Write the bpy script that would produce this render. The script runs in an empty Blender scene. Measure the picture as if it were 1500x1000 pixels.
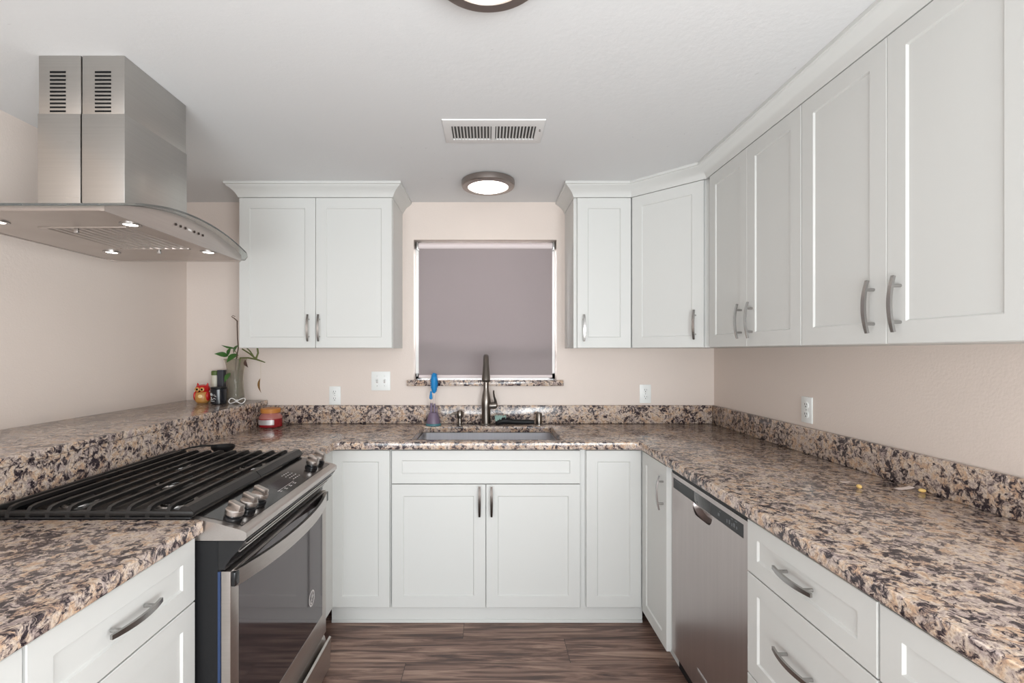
import bpy, bmesh, math, random
from mathutils import Vector, Matrix
random.seed(7)
SC = bpy.context.scene
COL = SC.collection
PI = math.pi

# ---------------------------------------------------------------- camera
cam = bpy.data.cameras.new('camera')
co = bpy.data.objects.new('camera', cam)
COL.objects.link(co)
co.location = (0, 0, 1.36)
co.rotation_euler = (PI/2, 0, 0)
cam.sensor_width = 36
cam.lens = 36*700/1500
cam.shift_x = 35/1500
cam.shift_y = 15/1500
cam.clip_start = 0.05
SC.camera = co

# ---------------------------------------------------------------- world, lights, exposure
W = bpy.data.worlds.new('world')
SC.world = W
W.use_nodes = True
W.node_tree.nodes['Background'].inputs['Color'].default_value = (0.85, 0.92, 1.0, 1)
W.node_tree.nodes['Background'].inputs['Strength'].default_value = 1.2

def area(name, loc, rot, sx, sy, power, color=(1, 1, 1)):
    l = bpy.data.lights.new(name, 'AREA')
    l.shape = 'RECTANGLE'
    l.size = sx
    l.size_y = sy
    l.energy = power
    l.color = color
    o = bpy.data.objects.new(name, l)
    o.location = loc
    o.rotation_euler = rot
    COL.objects.link(o)
    return o
area('rear_fill', (-0.25, -3.1, 1.25), (PI/2, 0, 0), 2.6, 2.1, 44, (0.92, 0.975, 1.0))  # unseen fill light added behind the camera for frontal brightness
area('ceiling_fill', (-0.15, -0.7, 0.85), (PI-0.6, 0, 0), 2.0, 0.8, 38, (0.92, 0.975, 1.0))  # added fill aimed upward to brighten the ceiling; no lamp stands here
area('left_wall_fill', (0.95, -0.9, 1.25), (PI-1.45, 0, 1.02), 0.9, 0.9, 48, (0.92, 0.975, 1.0))  # extra fill added to lift the left wall, not a real source
area('right_drawer_fill', (-0.5, -0.9, 0.6), (PI/2, 0, -0.75), 0.7, 0.7, 9, (0.92, 0.975, 1.0))  # low fill added for the drawer fronts on the right
area('window_daylight', (-0.02, 3.45, 1.62), (-PI/2, 0, 0), 1.0, 1.0, 30, (0.95, 0.97, 1.0))
SC.view_settings.view_transform = 'Standard'
SC.view_settings.look = 'None'
SC.view_settings.gamma = 1
SC.view_settings.use_curve_mapping = False
SC.view_settings.exposure = 0.04

# ---------------------------------------------------------------- materials
def lin(r, g, b):
    f = lambda c: (c/255/12.92) if c/255 <= 0.04045 else ((c/255+0.055)/1.055)**2.4
    return (f(r), f(g), f(b), 1)

class NT:
    def __init__(s, name):
        s.m = bpy.data.materials.new(name)
        s.m.use_nodes = True
        s.t = s.m.node_tree
        s.b = s.t.nodes['Principled BSDF']
        s.out = s.t.nodes['Material Output']
    def n(s, typ, ins=None, **kw):
        nd = s.t.nodes.new(typ)
        for k, v in kw.items():
            setattr(nd, k, v)
        for k, v in (ins or {}).items():
            s.set(nd.inputs[k], v)
        return nd
    def set(s, sock, v):
        if isinstance(v, bpy.types.NodeSocket):
            s.t.links.new(v, sock)
        else:
            sock.default_value = v
    def math(s, op, a, b=0.0, c=0.0):
        nd = s.n('ShaderNodeMath', operation=op)
        s.set(nd.inputs[0], a)
        s.set(nd.inputs[1], b)
        s.set(nd.inputs[2], c)
        return nd.outputs[0]
    def ramp(s, fac, stops, interp='LINEAR'):
        nd = s.n('ShaderNodeValToRGB')
        nd.color_ramp.interpolation = interp
        e = nd.color_ramp.elements
        while len(e) < len(stops):
            e.new(0.5)
        for i, (p, c) in enumerate(stops):
            e[i].position = p
            e[i].color = c
        s.set(nd.inputs[0], fac)
        return nd.outputs['Color']
    def mix(s, fac, a, b, blend='MIX'):
        nd = s.n('ShaderNodeMix', data_type='RGBA', blend_type=blend)
        s.set(nd.inputs[0], fac)
        s.set(nd.inputs[6], a)
        s.set(nd.inputs[7], b)
        return nd.outputs[2]
    def coord(s, scale=(1, 1, 1), loc=(0, 0, 0), rot=(0, 0, 0)):
        g = s.n('ShaderNodeNewGeometry')
        mp = s.n('ShaderNodeMapping', {'Location': loc, 'Rotation': rot, 'Scale': scale})
        s.t.links.new(g.outputs['Position'], mp.inputs['Vector'])
        return mp.outputs['Vector']
    def noise(s, vec, scale, detail=3, rough=0.5, dist=0.0):
        nd = s.n('ShaderNodeTexNoise', {'Scale': scale, 'Detail': detail, 'Roughness': rough, 'Distortion': dist})
        s.t.links.new(vec, nd.inputs['Vector'])
        return nd
    def bump(s, h, strength, dist=0.01):
        nd = s.n('ShaderNodeBump', {'Strength': strength, 'Distance': dist, 'Height': h})
        s.t.links.new(nd.outputs[0], s.b.inputs['Normal'])
    def P(s, **kw):
        names = dict(color='Base Color', rough='Roughness', metal='Metallic', spec='Specular IOR Level', trans='Transmission Weight',
                     ior='IOR', alpha='Alpha', coat='Coat Weight', coatr='Coat Roughness', em='Emission Color', ems='Emission Strength', aniso='Anisotropic')
        for k, v in kw.items():
            s.set(s.b.inputs[names[k]], v)
        return s

def simple(name, col, rough=0.5, metal=0.0, bumps=None, **kw):
    m = NT(name)
    m.P(color=col, rough=rough, metal=metal, **kw)
    if bumps:
        sc, st, di = bumps
        m.bump(m.noise(m.coord(), sc, 4).outputs[0], st, di)
    return m.m

def paint(name, col, rough, var=0.03):
    m = NT(name)
    v = m.coord()
    n1 = m.noise(v, 2.2, 3)
    c2 = tuple(max(0, c*(1-var)) for c in col[:3])+(1,)
    m.P(color=m.mix(n1.outputs[0], col, c2), rough=rough)
    return m

M = {}
m = paint('white_lacquer', lin(211, 211, 208), 0.46, 0.02); m.bump(m.noise(m.coord(), 60, 2).outputs[0], 0.03, 0.002); M['white'] = m.m
m = paint('pink_beige_wall_paint', lin(226, 213, 204), 0.55, 0.05); m.bump(m.noise(m.coord(), 130, 3, 0.6).outputs[0], 0.18, 0.004); M['wall'] = m.m
m = NT('textured_ceiling_paint')
v = m.coord()
spk = m.noise(v, 34, 4, 0.6, 0.6)
big = m.noise(v, 1.3, 2)
gate = m.ramp(big.outputs[0], [(0.50, (0, 0, 0, 1)), (0.66, (1, 1, 1, 1))])
sp = m.ramp(spk.outputs[0], [(0.69, (0, 0, 0, 1)), (0.72, (1, 1, 1, 1))])
m.P(color=m.mix(m.math('MULTIPLY', sp, gate), lin(221, 221, 221), lin(186, 185, 184)), rough=0.85)
m.bump(m.noise(v, 60, 4, 0.55).outputs[0], 0.2, 0.004)
M['ceiling'] = m.m

def granite(name, rough):
    m = NT(name)
    v = m.coord()
    d = m.noise(v, 26, 3, 0.6)
    dv = m.n('ShaderNodeVectorMath', operation='MULTIPLY_ADD')
    m.t.links.new(d.outputs['Color'], dv.inputs[0])
    dv.inputs[1].default_value = (0.030, 0.030, 0.030)
    m.t.links.new(v, dv.inputs[2])
    vv = dv.outputs[0]
    nb = m.noise(vv, 34, 4, 0.6, 0.5)
    base = m.ramp(nb.outputs[0], [(0.30, lin(168, 152, 148)), (0.42, lin(196, 180, 170)), (0.50, lin(216, 198, 180)), (0.57, lin(206, 178, 152)), (0.66, lin(196, 160, 130)), (0.78, lin(214, 196, 182))])
    sp = m.noise(v, 170, 4, 0.65)
    base = m.mix(m.ramp(sp.outputs[0], [(0.45, (0, 0, 0, 1)), (0.68, (0.75, 0.75, 0.75, 1))]), base, lin(134, 116, 110))
    cl = m.noise(v, 9, 3, 0.55)
    n1 = m.noise(vv, 50, 7, 0.70, 0.7)
    th = m.math('ADD', n1.outputs[0], m.math('MULTIPLY', m.math('SUBTRACT', cl.outputs[0], 0.5), 0.30))
    gm = m.ramp(th, [(0.475, (0, 0, 0, 1)), (0.525, (1, 1, 1, 1))])
    c = m.mix(m.math('MULTIPLY', gm, 0.70), base, lin(120, 104, 104))
    dm = m.ramp(th, [(0.528, (0, 0, 0, 1)), (0.570, (1, 1, 1, 1))])
    dcol = m.ramp(sp.outputs[0], [(0.35, lin(34, 30, 35)), (0.65, lin(70, 60, 64))])
    c = m.mix(dm, c, dcol)
    m.P(color=c, rough=rough)
    m.bump(n1.outputs[0], 0.03, 0.002)
    return m.m
M['granite'] = granite('speckled_granite', 0.16)

def brushed(name, col, rough, scale=(4, 4, 260), var=0.12, bump=True):
    m = NT(name)
    v = m.coord(scale)
    n1 = m.noise(v, 1.0, 3, 0.6)
    sm = m.noise(m.coord(), 5, 3, 0.55)
    rr = m.math('ADD', m.math('MULTIPLY', n1.outputs[0], var), rough - var*0.5)
    rr = m.math('ADD', rr, m.math('MULTIPLY', m.math('SUBTRACT', sm.outputs[0], 0.5), 0.14))
    m.P(color=m.mix(n1.outputs[0], col, tuple(c*0.86 for c in col[:3])+(1,)), rough=rr, metal=1.0)
    if bump: m.bump(n1.outputs[0], 0.04, 0.001)
    return m.m
M['steel'] = brushed('brushed_stainless_steel', (0.56, 0.515, 0.485, 1), 0.33)
M['steel_y'] = brushed('brushed_stainless_steel_sideways_grain', (0.56, 0.515, 0.49, 1), 0.32, (200, 4, 200))
M['steel_dw'] = brushed('smudged_stainless_door', (0.54, 0.485, 0.47, 1), 0.32, (2, 60, 2), 0.05, False)
M['duct'] = brushed('hood_duct_steel', (0.52, 0.50, 0.475, 1), 0.31, (3, 3, 200), 0.10, False)
M['sinksteel'] = brushed('sink_steel', (0.78, 0.78, 0.81, 1), 0.30, (240, 4, 4), 0.05, False)
M['nickel'] = simple('satin_nickel', (0.42, 0.41, 0.40, 1), 0.27, 1.0)
M['darkmetal'] = simple('darkened_metal', (0.075, 0.062, 0.056, 1), 0.3, 1.0)  # colour darkened so the sink pulls carry a dark reflection; hood buttons share it
M['faucet'] = simple('brushed_dark_nickel', (0.20, 0.178, 0.158, 1), 0.28, 1.0)
M['rim'] = simple('lamp_rim_metal', (0.33, 0.29, 0.27, 1), 0.34, 1.0)
M['black'] = simple('black_enamel', (0.010, 0.010, 0.011, 1), 0.22)
M['blackmat'] = simple('matte_black', (0.008, 0.008, 0.009, 1), 0.5, spec=0.3)
M['iron'] = simple('cast_iron', (0.013, 0.012, 0.0115, 1), 0.34, 0.0, (240, 0.25, 0.002), spec=0.45)
M['ironrust'] = simple('worn_cast_iron', (0.055, 0.035, 0.025, 1), 0.5, 0.0, (240, 0.25, 0.002))
M['glassblack'] = simple('dark_oven_glass', (0.022, 0.017, 0.019, 1), 0.06, 0.0, None, spec=0.6, ior=1.7)
M['glassblack'].node_tree.nodes['Principled BSDF'].inputs['Specular Tint'].default_value = (1.0, 0.84, 0.87, 1)
M['ctlblack'] = simple('black_control_glass', (0.016, 0.014, 0.014, 1), 0.12, 0.0, None, spec=0.7)
M['strip'] = simple('charcoal_control_strip', (0.020, 0.021, 0.023, 1), 0.38, spec=0.3)
M['icon'] = simple('light_grey_print', lin(196, 190, 188), 0.5)
M['iconwhite'] = simple('white_print', lin(225, 222, 220), 0.5)
M['display'] = simple('dark_purple_display', (0.018, 0.010, 0.016, 1), 0.1)
M['plate'] = simple('white_plastic', lin(236, 238, 236), 0.35)
M['slot'] = simple('dark_slot', (0.012, 0.012, 0.012, 1), 0.9, spec=0.1)
M['ventpaint'] = simple('vent_white_enamel', lin(222, 220, 218), 0.45)
M['ventdark'] = simple('vent_shadow_cavity', (0.10, 0.095, 0.09, 1), 0.8)
M['blue'] = simple('blue_film', lin(32, 52, 88), 0.6)
M['bluebristle'] = simple('blue_bristles', lin(16, 128, 190), 0.55)
M['tealplastic'] = simple('teal_plastic', lin(70, 120, 130), 0.4)
M['purple'] = simple('purple_grey_plastic', lin(112, 96, 116), 0.35)
M['clearplastic'] = simple('pale_plastic', lin(214, 196, 190), 0.3)
M['mint'] = simple('mint_bristles', lin(170, 200, 190), 0.7)
M['red'] = simple('red_wax', lin(140, 18, 28), 0.25, 0.0, None, coat=0.6)
M['waxpale'] = simple('pale_red_glass', lin(176, 112, 104), 0.15)
M['wood'] = NT('candle_lid_wood')
mm = M['wood']; nz = mm.noise(mm.coord((1, 1, 12)), 30, 3)
mm.P(color=mm.mix(nz.outputs[0], lin(206, 140, 66), lin(176, 108, 46)), rough=0.5)
M['wood'] = mm.m
M['silver'] = simple('silver_label', lin(200, 196, 196), 0.35, 0.4)
M['figred'] = simple('figurine_red', lin(196, 30, 32), 0.3)
M['figgold'] = simple('figurine_gold', lin(196, 142, 74), 0.35)
M['figcream'] = simple('figurine_cream', lin(232, 205, 150), 0.4)
M['navy'] = simple('near_black_glass', lin(20, 23, 30), 0.15)
M['boxgrey'] = simple('charcoal_box', lin(52, 54, 62), 0.4)
M['olivecap'] = simple('green_cap', lin(84, 104, 46), 0.5)
M['cream'] = simple('cream_bottle', lin(206, 202, 186), 0.4)
M['stem'] = simple('brown_twig', lin(92, 70, 58), 0.7)
M['stemgreen'] = simple('green_stem', lin(98, 104, 58), 0.6)
m = NT('green_leaf'); nz = m.noise(m.coord(), 40, 3)
m.P(color=m.mix(nz.outputs[0], lin(34, 78, 30), lin(70, 112, 48)), rough=0.4); M['leaf'] = m.m
M['dryleaf'] = simple('dried_leaf', lin(128, 92, 46), 0.7)
M['cord'] = simple('white_cable', lin(235, 232, 230), 0.4)
M['corn'] = simple('yellow_crumb', lin(238, 200, 124), 0.5)
M['paper'] = simple('scrap_paper', lin(230, 214, 206), 0.7)
M['quartz'] = simple('string', lin(190, 170, 140), 0.7)
m = NT('smoky_vase_glass'); m.P(color=(0.72, 0.68, 0.60, 1), rough=0.06, trans=0.86, ior=1.15); M['vase'] = m.m
m = NT('hood_glass'); m.P(color=(0.78, 0.80, 0.78, 1), rough=0.05, trans=0.9, ior=1.25); M['hoodglass'] = m.m
m = NT('window_glass'); m.P(color=(1, 1, 1, 1), rough=0.0, trans=1.0, ior=1.02); M['pane'] = m.m

def emit(name, col, s):
    m = NT(name)
    m.P(color=(0.9, 0.9, 0.9, 1), em=col, ems=s)
    return m.m
M['lamp'] = emit('warm_lamp_lens', (1.0, 0.94, 0.86, 1), 3.2)
M['led'] = emit('hood_led_lens', (1.0, 0.95, 0.88, 1), 6.0)
# translucent roller fabric
m = NT('grey_blind_fabric')
wv = m.noise(m.coord((900, 900, 900)), 1.0, 1)
fc = m.mix(wv.outputs[0], lin(172, 163, 162), lin(160, 152, 152))
df = m.n('ShaderNodeBsdfDiffuse', {'Color': fc})
tr = m.n('ShaderNodeBsdfTranslucent', {'Color': fc})
mx = m.n('ShaderNodeMixShader', {0: 0.35})
m.t.links.new(df.outputs[0], mx.inputs[1]); m.t.links.new(tr.outputs[0], mx.inputs[2])
m.t.links.new(mx.outputs[0], m.out.inputs['Surface'])
M['blind'] = m.m
M['blindroll'] = simple('blind_roll_fabric', lin(226, 214, 214), 0.6)
# plank floor: boards along x, 0.178 wide, 1.2 long, stepped joints
m = NT('dark_plank_floor')
g = m.n('ShaderNodeNewGeometry')
sx = m.n('ShaderNodeSeparateXYZ'); m.t.links.new(g.outputs['Position'], sx.inputs[0])
X, Y = sx.outputs[0], sx.outputs[1]
vrow = m.math('DIVIDE', m.math('SUBTRACT', Y, 2.267), 0.178)
row = m.math('FLOOR', vrow)
fy = m.math('SUBTRACT', vrow, row)
u = m.math('DIVIDE', m.math('ADD', m.math('ADD', X, 0.12), m.math('MULTIPLY', row, 0.48)), 1.2)
pid = m.math('FLOOR', u)
fx = m.math('SUBTRACT', u, pid)
cv = m.n('ShaderNodeCombineXYZ'); m.set(cv.inputs[0], pid); m.set(cv.inputs[1], row)
wn = m.n('ShaderNodeTexWhiteNoise', noise_dimensions='3D'); m.t.links.new(cv.outputs[0], wn.inputs['Vector'])
gv = m.n('ShaderNodeCombineXYZ')
m.set(gv.inputs[0], m.math('MULTIPLY', X, 2.2)); m.set(gv.inputs[1], m.math('MULTIPLY', Y, 28.0)); m.set(gv.inputs[2], m.math('MULTIPLY', wn.outputs[0], 37.0))
gn = m.noise(gv.outputs[0], 1.0, 6, 0.62, 1.2)
gv2 = m.n('ShaderNodeCombineXYZ')
m.set(gv2.inputs[0], m.math('MULTIPLY', X, 7.0)); m.set(gv2.inputs[1], m.math('MULTIPLY', Y, 160.0)); m.set(gv2.inputs[2], m.math('MULTIPLY', wn.outputs[0], 11.0))
gf = m.noise(gv2.outputs[0], 1.0, 3, 0.6, 0.3)
c = m.ramp(gn.outputs[0], [(0.33, lin(56, 41, 38)), (0.45, lin(108, 82, 72)), (0.55, lin(150, 120, 106)), (0.68, lin(186, 156, 138))])
c = m.mix(m.math('MULTIPLY', gf.outputs[0], 0.35), c, lin(80, 60, 54))
c = m.mix(m.math('MULTIPLY', wn.outputs[0], 0.30), c, lin(96, 74, 66))
ex = m.math('MINIMUM', fx, m.math('SUBTRACT', 1.0, fx)); ey = m.math('MINIMUM', fy, m.math('SUBTRACT', 1.0, fy))
gap = m.math('MAXIMUM', m.math('LESS_THAN', ex, 0.0012), m.math('LESS_THAN', ey, 0.010))
c = m.mix(m.math('MULTIPLY', gap, 0.75), c, lin(34, 24, 22))
m.P(color=c, rough=0.42)
m.bump(m.math('SUBTRACT', gf.outputs[0], m.math('MULTIPLY', gap, 2.0)), 0.12, 0.002)
M['floor'] = m.m

# ---------------------------------------------------------------- mesh helpers
class MB:
    def __init__(s):
        s.bm = bmesh.new()
    def box(s, x0, x1, y0, y1, z0, z1, bev=0.0, seg=2):
        r = bmesh.ops.create_cube(s.bm, size=1)
        vs = r['verts']
        for v in vs:
            v.co = Vector((x0+(v.co.x+0.5)*(x1-x0), y0+(v.co.y+0.5)*(y1-y0), z0+(v.co.z+0.5)*(z1-z0)))
        if bev:
            es = {e for v in vs for e in v.link_edges}
            bmesh.ops.bevel(s.bm, geom=list(es), offset=bev, segments=seg, affect='EDGES', profile=0.5)
        return s
    def loft(s, loops, cap0=True, cap1=True, closed=True):
        rings = [[s.bm.verts.new(p) for p in lp] for lp in loops]
        n = len(rings[0])
        for a, b in zip(rings, rings[1:]):
            for i in range(n if closed else n-1):
                j = (i+1) % n
                s.bm.faces.new((a[i], a[j], b[j], b[i]))
        if cap0: s.bm.faces.new(rings[0][::-1])
        if cap1: s.bm.faces.new(rings[-1])
        return s
    def lathe(s, prof, c=(0, 0, 0), seg=32, axis=None, cap0=True, cap1=True, sq=(1, 1)):
        R = Matrix.Identity(3)
        if axis is not None:
            R = Vector((0, 0, 1)).rotation_difference(Vector(axis).normalized()).to_matrix()
        c = Vector(c)
        loops = [[c + R @ Vector((r*sq[0]*math.cos(2*PI*k/seg), r*sq[1]*math.sin(2*PI*k/seg), z)) for k in range(seg)] for r, z in prof]
        return s.loft(loops, cap0, cap1)
    def cyl(s, p0, p1, r0, r1=None, seg=16):
        p0, p1 = Vector(p0), Vector(p1)
        return s.lathe([(r0, 0), (r0 if r1 is None else r1, (p1-p0).length)], p0, seg, p1-p0)
    def tube(s, pts, r, seg=10):
        pts = [Vector(p) for p in pts]
        n = len(pts)
        rs = r if isinstance(r, (list, tuple)) else [r]*n
        loops = []
        up = None
        for i, p in enumerate(pts):
            t = (pts[min(i+1, n-1)] - pts[max(i-1, 0)]).normalized()
            if up is None:
                up = Vector((0, 0, 1)) if abs(t.z) < 0.9 else Vector((1, 0, 0))
            a = t.cross(up).normalized()
            up = a.cross(t).normalized()
            loops.append([p + rs[i]*(math.cos(2*PI*k/seg)*a + math.sin(2*PI*k/seg)*up) for k in range(seg)])
        return s.loft(loops)
    def ribbon(s, pts, w, t, side):
        """flat bar: w across the fixed direction side, t through the normal"""
        pts = [Vector(p) for p in pts]
        side = Vector(side).normalized()
        n = len(pts)
        loops = []
        for i, p in enumerate(pts):
            tg = (pts[min(i+1, n-1)] - pts[max(i-1, 0)]).normalized()
            nr = side.cross(tg).normalized()
            ww = w[i] if isinstance(w, (list, tuple)) else w
            loops.append([p + side*ww/2 + nr*t/2, p - side*ww/2 + nr*t/2, p - side*ww/2 - nr*t/2, p + side*ww/2 - nr*t/2])
        return s.loft(loops)
    def prism(s, poly, axis, a0, a1):
        def P(p, a):
            return {'x': Vector((a, p[0], p[1])), 'y': Vector((p[0], a, p[1])), 'z': Vector((p[0], p[1], a))}[axis]
        return s.loft([[P(p, a0) for p in poly], [P(p, a1) for p in poly]])
    def ball(s, c, r, sc=(1, 1, 1), seg=20, rings=12):
        rr = bmesh.ops.create_uvsphere(s.bm, u_segments=seg, v_segments=rings, radius=r)
        for v in rr['verts']:
            v.co = Vector((v.co.x*sc[0]+c[0], v.co.y*sc[1]+c[1], v.co.z*sc[2]+c[2]))
        return s
    def bevel_sharp(s, off, seg=2, ang=0.6, only=None):
        es = [e for e in s.bm.edges if len(e.link_faces) == 2 and e.calc_face_angle(0) > ang and (only is None or only(e))]
        bmesh.ops.bevel(s.bm, geom=es, offset=off, segments=seg, affect='EDGES', profile=0.5)
        return s
    def xform(s, mat):
        bmesh.ops.transform(s.bm, matrix=mat, verts=s.bm.verts)
        return s
    def build(s, name, mat, parent=None, off=None, smooth=True, label=None):
        if off is not None:
            bmesh.ops.translate(s.bm, vec=-Vector(off), verts=s.bm.verts)
        bmesh.ops.recalc_face_normals(s.bm, faces=s.bm.faces)
        me = bpy.data.meshes.new(name)
        s.bm.to_mesh(me)
        s.bm.free()
        me.materials.append(mat)
        if smooth:
            me.polygons.foreach_set('use_smooth', [True]*len(me.polygons))
            me.set_sharp_from_angle(angle=math.radians(32))
        o = bpy.data.objects.new(name, me)
        COL.objects.link(o)
        if parent is not None:
            o.parent = parent
        if label:
            o['label'] = label
        return o

def tag(o, label, cat, group=None, kind=None):
    o['label'] = label
    o['category'] = cat
    if group: o['group'] = group
    if kind: o['kind'] = kind
    return o
def thing(name, label, cat, loc=(0, 0, 0), rz=0.0, group=None):
    o = bpy.data.objects.new(name, None)
    o.empty_display_size = 0.05
    COL.objects.link(o)
    o.location = loc
    o.rotation_euler = (0, 0, rz)
    return tag(o, label, cat, group)
def struct(o, label, cat):
    o['kind'] = 'structure'
    o['label'] = label
    o['category'] = cat
    return o
def one(name, mb, mat, label, cat, loc, group=None):
    """a thing that is a single mesh, with its origin at loc"""
    o = mb.build(name, mat, None, loc)
    o.location = loc
    return tag(o, label, cat, group)

def grid_slab(xs, ys, inside, z0, z1, bev=0.0, round_at=(), rr=0.03):
    mb = MB()
    bm = mb.bm
    vv = {}
    def V(i, j):
        if (i, j) not in vv:
            vv[(i, j)] = bm.verts.new((xs[i], ys[j], z1))
        return vv[(i, j)]
    fs = []
    for i in range(len(xs)-1):
        for j in range(len(ys)-1):
            if inside((xs[i]+xs[i+1])/2, (ys[j]+ys[j+1])/2):
                fs.append(bm.faces.new((V(i, j), V(i+1, j), V(i+1, j+1), V(i, j+1))))
    r = bmesh.ops.extrude_face_region(bm, geom=fs)
    nv = [e for e in r['geom'] if isinstance(e, bmesh.types.BMVert)]
    bmesh.ops.translate(bm, vec=(0, 0, z0-z1), verts=nv)
    bmesh.ops.recalc_face_normals(bm, faces=bm.faces)
    bmesh.ops.dissolve_limit(bm, angle_limit=0.01, verts=bm.verts, edges=bm.edges)
    if round_at:
        es = []
        for e in bm.edges:
            a, b = e.verts
            if abs(a.co.z-b.co.z) > 1e-4 and any(abs(a.co.x-p[0]) < 0.004 and abs(a.co.y-p[1]) < 0.004 for p in round_at):
                es.append(e)
        bmesh.ops.bevel(bm, geom=es, offset=rr, segments=5, affect='EDGES', profile=0.5)
    if bev:
        mb.bevel_sharp(bev, 3, 0.8, lambda e: abs(e.verts[0].co.z-e.verts[1].co.z) < 1e-5)
    return mb

# ---------------------------------------------------------------- room constants
D = 2.98        # back wall
HC = 2.292      # ceiling
XL, XR = -1.88, 1.409
YB = -3.2
CT = 0.915      # counter top
CB = 0.877      # counter underside
# ---------------------------------------------------------------- setting
struct(MB().box(XL-0.1, XR+0.1, YB-0.1, D+0.15, -0.05, 0).build('floor', M['floor']), 'dark brown wood plank floor', 'floor')
struct(MB().box(XL-0.1, XR+0.1, YB-0.1, D+0.15, HC, HC+0.05).build('ceiling', M['ceiling']), 'light grey textured ceiling', 'ceiling')
struct(MB().box(XL-0.1, XL, YB, D, 0, HC).build('wall_left', M['wall']), 'pinkish beige wall behind the bar ledge', 'wall')
struct(MB().box(XR, XR+0.1, YB, D, 0, HC).build('wall_right', M['wall']), 'pinkish beige wall above the right counter', 'wall')
WX0, WX1, WZ0, WZ1 = -0.464, 0.427, 1.150, 2.058
wb = grid_slab([XL-0.1, WX0, WX1, XR+0.1], [0, WZ0, WZ1, HC], lambda x, z: not (WX0 < x < WX1 and WZ0 < z < WZ1), 0, 0.14)
wb.xform(Matrix.Translation((0, D+0.14, 0)) @ Matrix.Rotation(PI/2, 4, 'X'))
struct(wb.build('wall_back', M['wall']), 'pinkish beige wall with the shaded window over the sink', 'wall')
wf = grid_slab([XL-0.1, -1.55, 1.05, XR+0.1], [0, 2.15, HC], lambda x, z: not (-1.55 < x < 1.05 and z < 2.15), 0, 0.1)  # opening is invented to go with the rear fill light
wf.xform(Matrix.Translation((0, YB, 0)) @ Matrix.Rotation(PI/2, 4, 'X'))
struct(wf.build('wall_front', M['wall']), 'unseen wall behind the camera with a wide opening added for the fill light', 'wall')
struct(MB().box(XL, -1.40, -0.4, D, 0, 1.029).build('wall_bar', M['wall']), 'half wall carrying the granite bar ledge', 'wall')
bb = MB().box(-0.786, 0.775, 2.403, 2.425, 0, 0.092)
bb.box(-0.786, 0.775, 2.396, 2.403, 0, 0.016, 0.003)
struct(bb.build('baseboard_back', M['white']), 'white toe board under the sink run cabinets', 'baseboard')

# window: frame, sash, pane, granite sill
wn = bpy.data.objects.new('window_1', None); COL.objects.link(wn); wn.location = (0, D, 0)
struct(wn, 'window over the sink, covered by a grey roller blind', 'window')
O = (0, D, 0)
f = MB()
f.box(WX0, WX0+0.035, D+0.075, D+0.13, 1.186, WZ1); f.box(WX1-0.035, WX1, D+0.075, D+0.13, 1.186, WZ1)
f.box(WX0, WX1, D+0.075, D+0.13, WZ1-0.035, WZ1); f.box(WX0, WX1, D+0.075, D+0.13, 1.186, 1.221)
f.box(WX0, WX1, D+0.085, D+0.125, 1.32, 1.375)
f.build('window_frame', M['plate'], wn, O)
MB().box(WX0+0.03, WX1-0.03, D+0.10, D+0.104, 1.21, WZ1-0.03).build('window_pane', M['pane'], wn, O)
sl = MB().box(-0.503, 0.466, D-0.03, D, 1.148, 1.184, 0.003)
sl.box(WX0+0.001, WX1-0.001, D, D+0.135, 1.1505, 1.184)
sl.build('window_sill', M['granite'], wn, O)

# roller blind
BY = D+0.03
t = thing('roller_blind', 'grey roller blind pulled down over the window above the sink', 'blind', (-0.015, BY, 1.2))
o = t.location[:]
MB().box(-0.437, 0.404, BY, BY+0.0012, 1.213, 2.02).build('fabric', M['blind'], t, o)
MB().cyl((-0.437, BY+0.012, 2.027), (0.404, BY+0.012, 2.027), 0.022, seg=24).build('roll', M['blindroll'], t, o)
MB().box(-0.437, 0.404, BY-0.007, BY+0.007, 1.196, 1.214, 0.003).build('bottom_rail', M['blindroll'], t, o)
for x0, x1 in ((-0.452, -0.438), (0.405, 0.419)):
    MB().box(x0, x1, BY-0.014, BY+0.04, 2.0, 2.052, 0.003).build('bracket', M['nickel'], t, o)
c = MB()
for xx in (-0.4485, -0.4435):
    c.tube([(xx, BY-0.004, 2.02), (xx, BY-0.004, 1.205)], 0.0014, 6)
    for k in range(66):
        c.ball((xx, BY-0.004, 2.01-k*0.0122), 0.0024, seg=6, rings=4)
c.build('bead_chain', M['plate'], t, o)

# ---------------------------------------------------------------- cabinets
TH = 0.020
def shaker(x0, x1, z0, z1, stile=0.058, rec=0.0055, y=0.0):
    """front facing -y with its back at y, front at y-TH"""
    mb = MB(); bm = mb.bm
    yf = y-TH
    def ring(a0, a1, b0, b1, yy):
        return [bm.verts.new((a0, yy, b0)), bm.verts.new((a1, yy, b0)), bm.verts.new((a1, yy, b1)), bm.verts.new((a0, yy, b1))]
    e = 0.0015; s = min(stile, (z1-z0)*0.30)
    b_ = ring(x0, x1, z0, z1, y)
    f0 = ring(x0, x1, z0, z1, yf+e)
    f1 = ring(x0+e, x1-e, z0+e, z1-e, yf)
    i0 = ring(x0+stile, x1-stile, z0+s, z1-s, yf)
    i1 = ring(x0+stile+0.004, x1-stile-0.004, z0+s+0.004, z1-s-0.004, yf+rec)
    for a, b in ((b_, f0), (f0, f1), (f1, i0), (i0, i1)):
        for i in range(4):
            j = (i+1) % 4
            bm.faces.new((a[i], a[j], b[j], b[i]))
    bm.faces.new(i1); bm.faces.new(b_[::-1])
    return mb
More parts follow.
